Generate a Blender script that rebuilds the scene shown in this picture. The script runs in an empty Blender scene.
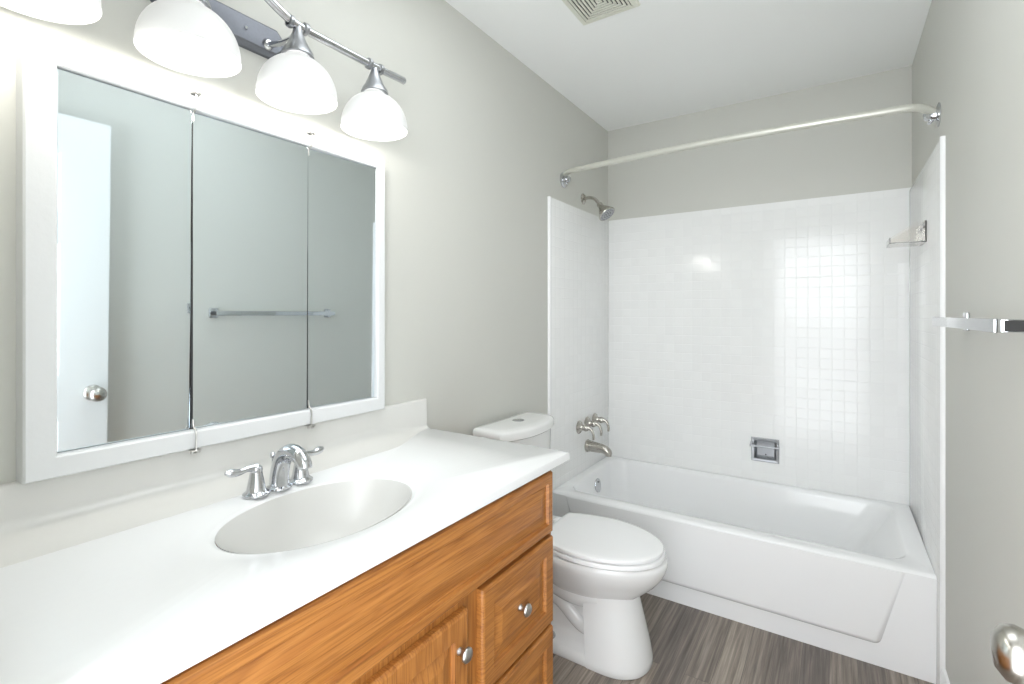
import bpy, bmesh, math, random
from mathutils import Vector, Matrix
sc = bpy.context.scene
C = sc.collection
PI = math.pi

# ---------------------------------------------------------------- camera, world, exposure
W, B, H = 1.524, 2.976, 2.452          # room width, depth to back wall, ceiling height
CAMX, CAMZ = 1.222, 1.278
cam = bpy.data.cameras.new('camera')
cam.sensor_width = 36.0
cam.lens = 36.0 * 492.6 / 1024
cam.shift_y = -(342 - 314.2) / 1024
cam.clip_start = 0.02
co = bpy.data.objects.new('camera', cam); C.objects.link(co)
co.location = (CAMX, 0, CAMZ)
co.rotation_euler = (PI / 2, 0, math.radians(33.283))
sc.camera = co

wd = bpy.data.worlds.new('world'); sc.world = wd; wd.use_nodes = True
wd.node_tree.nodes['Background'].inputs[0].default_value = (0.93, 0.965, 1.0, 1)
wd.node_tree.nodes['Background'].inputs[1].default_value = 4.8
sc.view_settings.view_transform = 'Standard'
sc.view_settings.look = 'None'
sc.view_settings.gamma = 1.0
sc.view_settings.use_curve_mapping = False
sc.view_settings.exposure = 0.22
sc.cycles.max_bounces = 12
sc.cycles.diffuse_bounces = 8
sc.cycles.sample_clamp_indirect = 6.0
BULB_W = 1.2                            # strength of each bulb (watts of the point lamp)
SHADE_E = 1.1

# added area lamp below the ceiling, unseen, filling the room with soft light
al = bpy.data.lights.new('ceiling_fill', 'AREA'); al.shape = 'RECTANGLE'; al.size = 1.0; al.size_y = 0.7
al.energy = 5.8; al.color = (0.93, 0.97, 1.0)
ao = bpy.data.objects.new('ceiling_fill', al); C.objects.link(ao); ao.location = (0.80, 1.02, H - 0.05)
ao.rotation_euler = (math.radians(6), 0, 0)

# added fill lamp outside the doorway behind the camera, no real hall fixture
hl = bpy.data.lights.new('doorway_fill', 'AREA'); hl.shape = 'RECTANGLE'; hl.size = 0.74; hl.size_y = 0.9
hl.energy = 6.0; hl.color = (0.95, 0.98, 1.0)
ho_ = bpy.data.objects.new('doorway_fill', hl); C.objects.link(ho_); ho_.location = (1.08, -0.30, 1.62)
ho_.rotation_euler = (math.radians(112), 0, 0)

# ---------------------------------------------------------------- materials
def new_mat(name):
    m = bpy.data.materials.new(name); m.use_nodes = True
    nt = m.node_tree
    return m, nt, nt.nodes['Principled BSDF']

def simple(name, col, rough=0.5, metal=0.0, noise=0.0, nscale=40, bump=0.0, bscale=200, coat=0.0, spec=0.5):
    m, nt, b = new_mat(name)
    b.inputs['Base Color'].default_value = (*col, 1)
    b.inputs['Roughness'].default_value = rough
    b.inputs['Metallic'].default_value = metal
    b.inputs['Coat Weight'].default_value = coat
    b.inputs['Specular IOR Level'].default_value = spec
    tc = nt.nodes.new('ShaderNodeNewGeometry')
    if noise > 0:
        n = nt.nodes.new('ShaderNodeTexNoise'); n.inputs['Scale'].default_value = nscale
        n.inputs['Detail'].default_value = 5
        nt.links.new(tc.outputs['Position'], n.inputs['Vector'])
        mx = nt.nodes.new('ShaderNodeMix'); mx.data_type = 'RGBA'
        mx.inputs[6].default_value = (*[c * (1 - noise) for c in col], 1)
        mx.inputs[7].default_value = (*[min(1, c * (1 + noise)) for c in col], 1)
        nt.links.new(n.outputs['Fac'], mx.inputs[0]); nt.links.new(mx.outputs[2], b.inputs['Base Color'])
    if bump > 0:
        n = nt.nodes.new('ShaderNodeTexNoise'); n.inputs['Scale'].default_value = bscale
        n.inputs['Detail'].default_value = 3
        nt.links.new(tc.outputs['Position'], n.inputs['Vector'])
        bp = nt.nodes.new('ShaderNodeBump'); bp.inputs['Strength'].default_value = bump
        bp.inputs['Distance'].default_value = 0.002
        nt.links.new(n.outputs['Fac'], bp.inputs['Height']); nt.links.new(bp.outputs[0], b.inputs['Normal'])
    return m

def oak(name, along):
    """golden oak; along = 'Y' or 'Z' grain direction"""
    m, nt, b = new_mat(name)
    L = nt.links.new
    geo = nt.nodes.new('ShaderNodeNewGeometry')
    oi = nt.nodes.new('ShaderNodeObjectInfo')
    mp = nt.nodes.new('ShaderNodeMapping')
    mp.inputs['Scale'].default_value = (1.5, 1.0, 9) if along == 'Y' else (1.5, 10, 0.9)
    off = nt.nodes.new('ShaderNodeVectorMath'); off.operation = 'ADD'
    sc3 = nt.nodes.new('ShaderNodeVectorMath'); sc3.operation = 'SCALE'; sc3.inputs['Scale'].default_value = 3.0
    cmb = nt.nodes.new('ShaderNodeCombineXYZ')
    for i in range(3): L(oi.outputs['Random'], cmb.inputs[i])
    L(cmb.outputs[0], sc3.inputs[0]); L(geo.outputs['Position'], off.inputs[0]); L(sc3.outputs[0], off.inputs[1])
    L(off.outputs[0], mp.inputs['Vector'])
    n0 = nt.nodes.new('ShaderNodeTexNoise'); n0.inputs['Scale'].default_value = 1.1; n0.inputs['Detail'].default_value = 2.5
    n0.inputs['Distortion'].default_value = 0.4
    L(mp.outputs[0], n0.inputs['Vector'])
    ml = nt.nodes.new('ShaderNodeMath'); ml.operation = 'MULTIPLY'; ml.inputs[1].default_value = 11.0
    L(n0.outputs['Fac'], ml.inputs[0])
    fr = nt.nodes.new('ShaderNodeMath'); fr.operation = 'FRACT'; L(ml.outputs[0], fr.inputs[0])
    cr = nt.nodes.new('ShaderNodeValToRGB')
    e = cr.color_ramp.elements
    e[0].position = 0.0; e[0].color = (0.33, 0.125, 0.027, 1)
    e[1].position = 1.0; e[1].color = (0.33, 0.125, 0.027, 1)
    x = e.new(0.14); x.color = (0.40, 0.160, 0.036, 1)
    x = e.new(0.6); x.color = (0.445, 0.185, 0.044, 1)
    x = e.new(0.9); x.color = (0.38, 0.147, 0.032, 1)
    L(fr.outputs[0], cr.inputs[0])
    # pores
    mp2 = nt.nodes.new('ShaderNodeMapping')
    mp2.inputs['Scale'].default_value = (150, 9, 330) if along == 'Y' else (150, 330, 9)
    L(off.outputs[0], mp2.inputs['Vector'])
    n1 = nt.nodes.new('ShaderNodeTexNoise'); n1.inputs['Scale'].default_value = 1.0; n1.inputs['Detail'].default_value = 3
    L(mp2.outputs[0], n1.inputs['Vector'])
    cr2 = nt.nodes.new('ShaderNodeValToRGB')
    cr2.color_ramp.elements[0].position = 0.36; cr2.color_ramp.elements[0].color = (0.58, 0.51, 0.45, 1)
    cr2.color_ramp.elements[1].position = 0.55; cr2.color_ramp.elements[1].color = (1, 1, 1, 1)
    L(n1.outputs['Fac'], cr2.inputs[0])
    mx = nt.nodes.new('ShaderNodeMix'); mx.data_type = 'RGBA'; mx.blend_type = 'MULTIPLY'; mx.inputs[0].default_value = 0.75
    L(cr.outputs[0], mx.inputs[6]); L(cr2.outputs[0], mx.inputs[7])
    L(mx.outputs[2], b.inputs['Base Color'])
    b.inputs['Roughness'].default_value = 0.38
    bp = nt.nodes.new('ShaderNodeBump'); bp.inputs['Strength'].default_value = 0.12; bp.inputs['Distance'].default_value = 0.001
    L(n1.outputs['Fac'], bp.inputs['Height']); L(bp.outputs[0], b.inputs['Normal'])
    return m

def tile_mat(name, axes):
    """small square glossy white tiles, 52 mm pitch; axes = world axes of the surface"""
    m, nt, b = new_mat(name)
    L = nt.links.new
    geo = nt.nodes.new('ShaderNodeNewGeometry')
    sp = nt.nodes.new('ShaderNodeSeparateXYZ'); L(geo.outputs['Position'], sp.inputs[0])
    cm = nt.nodes.new('ShaderNodeCombineXYZ')
    L(sp.outputs[axes[0]], cm.inputs[0]); L(sp.outputs[axes[1]], cm.inputs[1])
    br = nt.nodes.new('ShaderNodeTexBrick')
    br.offset = 0.0; br.squash = 1.0
    br.inputs['Scale'].default_value = 1.0
    br.inputs['Brick Width'].default_value = 0.0525; br.inputs['Row Height'].default_value = 0.0525
    br.inputs['Mortar Size'].default_value = 0.0022; br.inputs['Mortar Smooth'].default_value = 0.8
    br.inputs['Color1'].default_value = (0.86, 0.865, 0.86, 1); br.inputs['Color2'].default_value = (0.84, 0.845, 0.84, 1)
    br.inputs['Mortar'].default_value = (0.845, 0.85, 0.845, 1)
    L(cm.outputs[0], br.inputs['Vector'])
    L(br.outputs['Color'], b.inputs['Base Color'])
    b.inputs['Roughness'].default_value = 0.13
    bp = nt.nodes.new('ShaderNodeBump'); bp.invert = True
    bp.inputs['Strength'].default_value = 0.6; bp.inputs['Distance'].default_value = 0.0008
    L(br.outputs['Fac'], bp.inputs['Height'])
    n = nt.nodes.new('ShaderNodeTexNoise'); n.inputs['Scale'].default_value = 9
    L(cm.outputs[0], n.inputs['Vector'])
    b2 = nt.nodes.new('ShaderNodeBump'); b2.inputs['Strength'].default_value = 0.25; b2.inputs['Distance'].default_value = 0.004
    L(n.outputs['Fac'], b2.inputs['Height']); L(bp.outputs[0], b2.inputs['Normal'])
    L(b2.outputs[0], b.inputs['Normal'])
    return m

def floor_mat():
    m, nt, b = new_mat('grey_wood_plank')
    L = nt.links.new
    geo = nt.nodes.new('ShaderNodeNewGeometry')
    sp = nt.nodes.new('ShaderNodeSeparateXYZ'); L(geo.outputs['Position'], sp.inputs[0])
    cm = nt.nodes.new('ShaderNodeCombineXYZ')
    L(sp.outputs['Y'], cm.inputs[0]); L(sp.outputs['X'], cm.inputs[1])
    br = nt.nodes.new('ShaderNodeTexBrick'); br.offset = 0.37
    br.inputs['Scale'].default_value = 1.0
    br.inputs['Brick Width'].default_value = 0.9; br.inputs['Row Height'].default_value = 0.086
    br.inputs['Mortar Size'].default_value = 0.0012; br.inputs['Mortar Smooth'].default_value = 0.3
    br.inputs['Color1'].default_value = (0.0, 0, 0, 1); br.inputs['Color2'].default_value = (1, 1, 1, 1)
    br.inputs['Mortar'].default_value = (0.0, 0.0, 0.0, 1)
    L(cm.outputs[0], br.inputs['Vector'])
    mp = nt.nodes.new('ShaderNodeMapping'); mp.inputs['Scale'].default_value = (2.6, 85, 1)
    sepb = nt.nodes.new('ShaderNodeMath'); sepb.operation = 'MULTIPLY'; sepb.inputs[1].default_value = 7.0
    L(br.outputs['Color'], sepb.inputs[0])
    cm2 = nt.nodes.new('ShaderNodeCombineXYZ')
    L(sp.outputs['Y'], cm2.inputs[0]); L(sp.outputs['X'], cm2.inputs[1]); L(sepb.outputs[0], cm2.inputs[2])
    L(cm2.outputs[0], mp.inputs['Vector'])
    n = nt.nodes.new('ShaderNodeTexNoise'); n.inputs['Scale'].default_value = 1; n.inputs['Detail'].default_value = 8
    n.inputs['Roughness'].default_value = 0.66; n.inputs['Distortion'].default_value = 0.25
    L(mp.outputs[0], n.inputs['Vector'])
    cr = nt.nodes.new('ShaderNodeValToRGB'); e = cr.color_ramp.elements
    e[0].position = 0.30; e[0].color = (0.115, 0.096, 0.084, 1)
    e[1].position = 0.72; e[1].color = (0.44, 0.385, 0.335, 1)
    x = e.new(0.5); x.color = (0.245, 0.212, 0.188, 1)
    L(n.outputs['Fac'], cr.inputs[0])
    tint = nt.nodes.new('ShaderNodeMix'); tint.data_type = 'RGBA'; tint.blend_type = 'MULTIPLY'; tint.inputs[0].default_value = 1
    cr2 = nt.nodes.new('ShaderNodeValToRGB'); e2 = cr2.color_ramp.elements
    e2[0].color = (0.55, 0.53, 0.53, 1); e2[1].color = (1.22, 1.19, 1.12, 1)
    L(br.outputs['Color'], cr2.inputs[0]); L(cr.outputs[0], tint.inputs[6]); L(cr2.outputs[0], tint.inputs[7])
    L(tint.outputs[2], b.inputs['Base Color'])
    b.inputs['Roughness'].default_value = 0.45
    bp = nt.nodes.new('ShaderNodeBump'); bp.inputs['Strength'].default_value = 0.2; bp.inputs['Distance'].default_value = 0.001
    L(n.outputs['Fac'], bp.inputs['Height']); L(bp.outputs[0], b.inputs['Normal'])
    return m

M_wall = simple('greige_wall_paint', (0.58, 0.58, 0.54), 0.5, noise=0.02, nscale=3, bump=0.12, bscale=180)
M_ceil = simple('white_ceiling_paint', (0.86, 0.87, 0.86), 0.8, bump=0.1, bscale=220)
M_trim = simple('white_gloss_paint', (0.83, 0.84, 0.84), 0.35, bump=0.05, bscale=90)
M_door = simple('white_door_paint', (0.70, 0.71, 0.70), 0.4, bump=0.05, bscale=90)
M_frame = simple('white_frame_paint', (0.70, 0.71, 0.715), 0.4, bump=0.25, bscale=60)
M_marble = simple('white_cast_marble', (0.75, 0.755, 0.755), 0.16, noise=0.015, nscale=5)
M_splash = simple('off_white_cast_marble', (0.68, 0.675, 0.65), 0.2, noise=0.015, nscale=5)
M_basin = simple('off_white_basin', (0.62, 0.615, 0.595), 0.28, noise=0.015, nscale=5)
M_porc = simple('white_porcelain', (0.78, 0.785, 0.78), 0.08)
M_seat = simple('white_seat_plastic', (0.86, 0.865, 0.87), 0.18)
M_tub = simple('white_enamel', (0.86, 0.865, 0.87), 0.12)
M_chrome = simple('chrome', (0.60, 0.61, 0.63), 0.07, 1.0, noise=0.03, nscale=60)
M_nickel = simple('brushed_nickel', (0.50, 0.48, 0.44), 0.26, 1.0, noise=0.04, nscale=90)
M_knobm = simple('satin_nickel_knob', (0.52, 0.51, 0.49), 0.30, 1.0)
M_rod = simple('satin_almond_rod', (0.62, 0.62, 0.56), 0.32, 0.35)
M_steel = simple('brushed_steel_plate', (0.40, 0.41, 0.43), 0.34, 1.0, noise=0.05, nscale=120)
M_plate = simple('dark_brushed_steel', (0.20, 0.21, 0.235), 0.5, 1.0, noise=0.08, nscale=150)
M_dark = simple('matte_black', (0.03, 0.03, 0.03), 0.7)
M_vent = simple('cream_vent_plastic', (0.70, 0.70, 0.62), 0.5)
M_oy = oak('golden_oak_horizontal', 'Y')
M_oz = oak('golden_oak_vertical', 'Z')
M_floor = floor_mat()
M_tback = tile_mat('white_tile_back', ('X', 'Z'))
M_tside = tile_mat('white_tile_side', ('Y', 'Z'))
M_mirror, _nt, _b = new_mat('mirror_glass')
_b.inputs['Base Color'].default_value = (0.82, 0.90, 0.94, 1); _b.inputs['Metallic'].default_value = 1.0
_b.inputs['Roughness'].default_value = 0.015
_n = _nt.nodes.new('ShaderNodeTexNoise'); _n.inputs['Scale'].default_value = 4
_r = _nt.nodes.new('ShaderNodeMapRange'); _r.inputs[3].default_value = 0.01; _r.inputs[4].default_value = 0.04
_nt.links.new(_n.outputs['Fac'], _r.inputs[0]); _nt.links.new(_r.outputs[0], _b.inputs['Roughness'])
M_clear, _nt, _b = new_mat('clear_plastic')
_b.inputs['Base Color'].default_value = (0.95, 0.93, 0.90, 1); _b.inputs['Transmission Weight'].default_value = 1.0
_b.inputs['Roughness'].default_value = 0.05; _b.inputs['IOR'].default_value = 1.45
M_shade, _nt, _b = new_mat('frosted_white_glass')
_b.inputs['Base Color'].default_value = (0.50, 0.51, 0.51, 1); _b.inputs['Roughness'].default_value = 0.3
_b.inputs['Emission Color'].default_value = (1.0, 0.985, 0.95, 1)
_b.inputs['Emission Strength'].default_value = SHADE_E * 0.24
M_bulb, _nt, _b = new_mat('lit_bulb')
_b.inputs['Emission Color'].default_value = (1.0, 0.97, 0.92, 1); _b.inputs['Emission Strength'].default_value = 2.5

# ---------------------------------------------------------------- helpers
def thing(name, label, cat, loc, group=None, kind=None):
    o = bpy.data.objects.new(name, None); C.objects.link(o)
    o.location = loc; o.empty_display_size = 0.05
    o['label'] = label; o['category'] = cat
    if group: o['group'] = group
    if kind: o['kind'] = kind
    return o

def root_loc(p):
    v = Vector((0, 0, 0))
    while p is not None:
        v += Vector(p.location); p = p.parent
    return v

def obj(name, bm, m, parent=None, smooth=True, ang=40, label=None):
    bmesh.ops.recalc_face_normals(bm, faces=bm.faces)
    if parent is not None:
        bmesh.ops.translate(bm, verts=bm.verts, vec=-root_loc(parent))
    me = bpy.data.meshes.new(name)
    if smooth:
        for f in bm.faces: f.smooth = True
        for e in bm.edges:
            if len(e.link_faces) == 2:
                try:
                    if e.calc_face_angle() > math.radians(ang): e.smooth = False
                except ValueError: pass
    bm.to_mesh(me); bm.free()
    me.materials.append(m)
    o = bpy.data.objects.new(name, me); C.objects.link(o)
    if parent is not None: o.parent = parent
    if label: o['label'] = label
    return o

def tag(o, label, cat, group=None):
    o['label'] = label; o['category'] = cat
    if group: o['group'] = group
    return o

def struct(name, bm, m, **k):
    o = obj(name, bm, m, **k); o['kind'] = 'structure'
    return o

def BM(): return bmesh.new()

def box(bm, x0, x1, y0, y1, z0, z1, bev=0.0, seg=2):
    t = bmesh.new()
    bmesh.ops.create_cube(t, size=1)
    for v in t.verts:
        v.co = Vector(((x0 + x1) / 2 + v.co.x * (x1 - x0), (y0 + y1) / 2 + v.co.y * (y1 - y0), (z0 + z1) / 2 + v.co.z * (z1 - z0)))
    if bev > 0:
        bmesh.ops.bevel(t, geom=list(t.edges), offset=bev, segments=seg, profile=0.5, affect='EDGES')
    merge(bm, t)
    return bm

def merge(bm, t, mat=None):
    if mat is not None: bmesh.ops.transform(t, matrix=mat, verts=t.verts)
    mp = {v: bm.verts.new(v.co) for v in t.verts}
    for f in t.faces:
        try: bm.faces.new([mp[v] for v in f.verts])
        except ValueError: pass
    t.free()

def loft(bm, rings, cap0=True, cap1=True, closed=True):
    vr = [[bm.verts.new(p) for p in r] for r in rings]
    n = len(rings[0])
    for a, b in zip(vr[:-1], vr[1:]):
        for i in range(n if closed else n - 1):
            j = (i + 1) % n
            try: bm.faces.new((a[i], a[j], b[j], b[i]))
            except ValueError: pass
    if cap0: bm.faces.new(list(reversed(vr[0])))
    if cap1: bm.faces.new(vr[-1])
    return vr

def frame_of(d):
    d = Vector(d).normalized()
    up = Vector((0, 0, 1)) if abs(d.z) < 0.95 else Vector((1, 0, 0))
    a = d.cross(up).normalized(); b = a.cross(d).normalized()
    return a, b

def tube(bm, pts, rad, n=16, cap=True):
    pts = [Vector(p) for p in pts]
    if not hasattr(rad, '__len__'): rad = [rad] * len(pts)
    rings = []
    a = b = None
    for i, p in enumerate(pts):
        d = (pts[min(i + 1, len(pts) - 1)] - pts[max(i - 1, 0)]).normalized()
        if a is None: a, b = frame_of(d)
        else:
            a = (a - d * a.dot(d)).normalized(); b = d.cross(a) * -1
            b = a.cross(d).normalized()
        rings.append([p + (a * math.cos(t) + b * math.sin(t)) * rad[i] for t in [2 * PI * k / n for k in range(n)]])
    loft(bm, rings, cap, cap)
    return bm

def smooth_path(pts, k=6):
    """Catmull-Rom through points"""
    P = [Vector(p) for p in pts]; P = [P[0] * 2 - P[1]] + P + [P[-1] * 2 - P[-2]]
    out = []
    for i in range(1, len(P) - 2):
        for s in range(k):
            t = s / k
            out.append(0.5 * ((2 * P[i]) + (P[i + 1] - P[i - 1]) * t + (2 * P[i - 1] - 5 * P[i] + 4 * P[i + 1] - P[i + 2]) * t * t + (3 * P[i] - P[i - 1] - 3 * P[i + 1] + P[i + 2]) * t ** 3))
    out.append(P[-2])
    return out

def lerp_list(vals, n):
    out = []
    for i in range(n):
        t = i / (n - 1) * (len(vals) - 1); k = min(int(t), len(vals) - 2); f = t - k
        out.append(vals[k] * (1 - f) + vals[k + 1] * f)
    return out

def lathe(bm, prof, origin, axis=(0, 0, 1), n=32, cap0=False, cap1=False):
    """prof: list of (r, h) along the axis"""
    o = Vector(origin); d = Vector(axis).normalized(); a, b = frame_of(d)
    rings = []
    for r, h in prof:
        rings.append([o + d * h + (a * math.cos(t) + b * math.sin(t)) * max(r, 1e-5) for t in [2 * PI * k / n for k in range(n)]])
    loft(bm, rings, cap0, cap1)
    return bm

def rrect(x0, x1, y0, y1, r, z, n=8):
    pts = []
    for cx, cy, a0 in ((x1 - r, y1 - r, 0), (x0 + r, y1 - r, PI / 2), (x0 + r, y0 + r, PI), (x1 - r, y0 + r, 1.5 * PI)):
        for k in range(n + 1):
            a = a0 + PI / 2 * k / n
            pts.append((cx + r * math.cos(a), cy + r * math.sin(a), z))
    return pts

# ================================================================= THE ROOM
NEAR = 0.06                              # room face of the near wall; the camera stands in its doorway
DX0, DX1, DZ = 0.70, 1.495, 2.05         # doorway
SX0, SX1, SZ0, SZ1 = 0.846, 0.962, 0.489, 0.598   # hole of the recessed soap dish
bm = BM(); box(bm, -0.1, W + 0.1, -0.06, B + 0.1, -0.08, 0.0); struct('floor', bm, M_floor, smooth=False)
bm = BM(); box(bm, -0.1, W + 0.1, -0.06, B + 0.1, H, H + 0.08); struct('ceiling', bm, M_ceil, smooth=False)
bm = BM(); box(bm, -0.1, 0.0, -0.06, B + 0.1, 0, H); struct('wall_left', bm, M_wall, smooth=False)
bm = BM(); box(bm, W, W + 0.1, -0.06, B + 0.1, 0, H); struct('wall_right', bm, M_wall, smooth=False)
bm = BM(); yb = B + 0.006
for a in ((0, W, 0, SZ0), (0, W, SZ1, H), (0, SX0, SZ0, SZ1), (SX1, W, SZ0, SZ1)):
    box(bm, a[0], a[1], yb, B + 0.1, a[2], a[3])
struct('wall_back', bm, M_wall, smooth=False)
bm = BM()
box(bm, 0, DX0, -0.06, NEAR, 0, H); box(bm, DX1, W, -0.06, NEAR, 0, H); box(bm, DX0, DX1, -0.06, NEAR, DZ, H)
struct('wall_near', bm, M_wall, smooth=False)

# tile surround, upper edge a little uneven like hand painted caulk, rounded trim edge
TZ = 1.876; TT = 0.010; TUBZ = 0.378
bm = BM()
for a in ((0, W, TUBZ - 0.03, SZ0), (0, W, SZ1, TZ), (0, SX0, SZ0, SZ1), (SX1, W, SZ0, SZ1)):
    box(bm, a[0], a[1], B, yb, a[2], a[3])
struct('wall_back_tile', bm, M_tback, smooth=False)
bm = BM(); box(bm, 0, TT, 2.200, B, 0, TZ, 0.004); struct('wall_left_tile', bm, M_tside)
bm = BM(); box(bm, W - TT, W, 2.139, B, 0, TZ - 0.012, 0.004); struct('wall_right_tile', bm, M_tside)
# bullnose trim strips down the open edges
bm = BM(); tube(bm, [(0.004, 2.200, 0.0), (0.004, 2.200, TZ)], 0.010, 12); struct('trim_1', bm, M_tub)
bm = BM(); tube(bm, [(W - 0.004, 2.139, 0.0), (W - 0.004, 2.139, TZ - 0.012)], 0.010, 12); struct('trim_2', bm, M_tub)
# baseboards
bm = BM()
loft(bm, [[(W, y, 0), (W - 0.014, y, 0), (W - 0.014, y, 0.095), (W - 0.007, y, 0.112), (W, y, 0.116)] for y in (NEAR, 2.128)])
struct('baseboard_right', bm, M_trim, smooth=False)
bm = BM()
loft(bm, [[(0, y, 0), (0.014, y, 0), (0.014, y, 0.095), (0.007, y, 0.112), (0, y, 0.116)] for y in (1.26, 2.188)])
struct('baseboard_left', bm, M_trim, smooth=False)
# door casing on the room face of the near wall
bm = BM()
box(bm, DX0 - 0.055, DX0, NEAR, NEAR + 0.014, 0, DZ + 0.055, 0.003); box(bm, DX0, DX1, NEAR, NEAR + 0.014, DZ, DZ + 0.055, 0.003)
struct('trim_3', bm, M_trim)

# open door lying beside the right wall, panels let into both faces
def door():
    x0, x1, y0, y1, z0, z1 = 1.452, 1.487, 0.082, 0.818, 0.012, 2.035
    bm = BM()
    panels = []
    for (pa, pb) in ((0.115, 0.305), (0.40, 0.575)):
        for (za, zb) in ((0.24, 0.80), (0.98, 1.52), (1.64, 1.88)):
            panels.append((y0 + pa, y0 + pb, za, zb))
    ys = sorted({y0, y1, *[p[0] for p in panels], *[p[1] for p in panels]})
    zs = sorted({z0, z1, *[p[2] for p in panels], *[p[3] for p in panels]})
    for xf, s in ((x0, 1), (x1, -1)):
        for i in range(len(ys) - 1):
            for j in range(len(zs) - 1):
                ya, yb_, za, zb = ys[i], ys[i + 1], zs[j], zs[j + 1]
                if (ya, yb_, za, zb) in panels:
                    rings = []
                    for ins, dp in ((0, 0), (0.012, 0.007), (0.024, 0.007), (0.045, 0.002)):
                        x = xf + s * dp
                        rings.append([(x, ya + ins, za + ins), (x, yb_ - ins, za + ins), (x, yb_ - ins, zb - ins), (x, ya + ins, zb - ins)])
                    loft(bm, rings, False, True)
                else:
                    vs = [bm.verts.new(p) for p in ((xf, ya, za), (xf, yb_, za), (xf, yb_, zb), (xf, ya, zb))]
                    bm.faces.new(vs)
    for q in (((x0, y1, z0), (x1, y1, z0), (x1, y1, z1), (x0, y1, z1)), ((x0, y0, z0), (x1, y0, z0), (x1, y0, z1), (x0, y0, z1)),
              ((x0, y0, z1), (x1, y0, z1), (x1, y1, z1), (x0, y1, z1)), ((x0, y0, z0), (x1, y0, z0), (x1, y1, z0), (x0, y1, z0))):
        bm.faces.new([bm.verts.new(p) for p in q])
    bmesh.ops.remove_doubles(bm, verts=bm.verts, dist=1e-5)
    d = struct('door_1', bm, M_door, smooth=False)
    ky, kz = 0.766, 0.899
    k = BM()
    lathe(k, [(0.0, 0.0), (0.033, 0.0), (0.033, 0.003), (0.028, 0.009), (0.013, 0.012), (0.011, 0.034), (0.017, 0.042), (0.027, 0.050), (0.0305, 0.061), (0.0285, 0.072), (0.018, 0.080), (0.0, 0.0825)],
          (x0, ky, kz), (-1, 0, 0), 40)
    obj('door_knob', k, M_nickel, d, ang=50)
    l = BM(); box(l, 1.459, 1.480, 0.8175, 0.820, kz - 0.028, kz + 0.028, 0.0006, 1); obj('latch_plate', l, M_nickel, d)
door()

# ================================================================= VANITY CABINET
def raised_front(bm, y0, y1, z0, z1, xb, xf, fw, raise_=True):
    e = 0.007
    prof = [(0, xb), (0, xf - e), (e * 0.35, xf - e * 0.3), (e, xf), (fw, xf), (fw + 0.003, xf - 0.008), (fw + 0.008, xf - 0.009)]
    if raise_: prof += [(fw + 0.034, xf - 0.003), (fw + 0.036, xf - 0.0025)]
    rings = [[(x, y0 + i, z0 + i), (x, y1 - i, z0 + i), (x, y1 - i, z1 - i), (x, y0 + i, z1 - i)] for i, x in prof]
    loft(bm, rings, True, True)
    return bm

def knob(x, y, z, parent):
    k = BM()
    lathe(k, [(0.0, 0), (0.008, 0.0), (0.0075, 0.003), (0.0052, 0.007), (0.0058, 0.012), (0.012, 0.0155), (0.0155, 0.019), (0.0158, 0.0225), (0.0125, 0.0265), (0.006, 0.0285), (0.0, 0.029)],
          (x, y, z), (1, 0, 0), 28)
    obj('knob', k, M_knobm, parent, ang=60)

CZ = 0.880                                # counter top height
XF = 0.550                                # face-frame plane
cab = thing('vanity_cabinet', 'golden oak bathroom vanity cabinet under the white countertop', 'cabinet', (0.28, 0.65, 0))
bm = BM()
box(bm, 0.0, XF - 0.02, 0.075, 1.225, 0.09, 0.70, 0.0)
box(bm, 0.0, 0.05, 0.075, 1.225, 0.70, CZ - 0.031)
box(bm, 0.0, XF - 0.02, 1.207, 1.225, 0.70, CZ - 0.031); box(bm, 0.0, XF - 0.02, 0.075, 0.093, 0.70, CZ - 0.031)
obj('cabinet_body', bm, M_oz, cab, smooth=False)
bm = BM()
box(bm, XF - 0.02, XF, 1.190, 1.225, 0.09, CZ - 0.031, 0.0012, 1)
box(bm, XF - 0.02, XF, 0.075, 0.115, 0.09, CZ - 0.031, 0.0012, 1)
box(bm, XF - 0.0205, XF - 0.0005, 0.115, 1.190, 0.640, CZ - 0.0275)
box(bm, XF - 0.0205, XF - 0.0005, 0.825, 0.882, 0.165, 0.640)
box(bm, XF - 0.0205, XF - 0.0005, 0.115, 1.190, 0.09, 0.165)
box(bm, XF - 0.0205, XF - 0.0005, 0.882, 1.190, 0.395, 0.43)
box(bm, XF - 0.0215, XF - 0.012, 0.115, 1.190, 0.165, 0.640)
obj('face_frame', bm, M_oz, cab, smooth=False)
bm = BM(); box(bm, 0.02, XF - 0.07, 0.08, 1.22, 0.0, 0.09); obj('toe_kick', bm, M_oy, cab, smooth=False)
bm = BM(); raised_front(bm, 0.10, 1.205, 0.676, 0.842, XF, XF + 0.019, 0.026); obj('false_drawer_front', bm, M_oy, cab, smooth=False)
for (za, zb) in ((0.427, 0.663), (0.170, 0.414)):
    bm = BM(); raised_front(bm, 0.879, 1.207, za, zb, XF, XF + 0.019, 0.042)
    d = obj('drawer', bm, M_oy, cab, smooth=False)
    knob(XF + 0.017, 1.035, (za + zb) / 2 + 0.004, d)
for (ya, yb2, ky) in ((0.478, 0.828, 0.795), (0.112, 0.464, 0.145)):
    bm = BM(); raised_front(bm, ya, yb2, 0.150, 0.650, XF, XF + 0.019, 0.046)
    d = obj('door', bm, M_oz, cab, smooth=False)
    knob(XF + 0.019, ky, 0.578, d)

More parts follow.
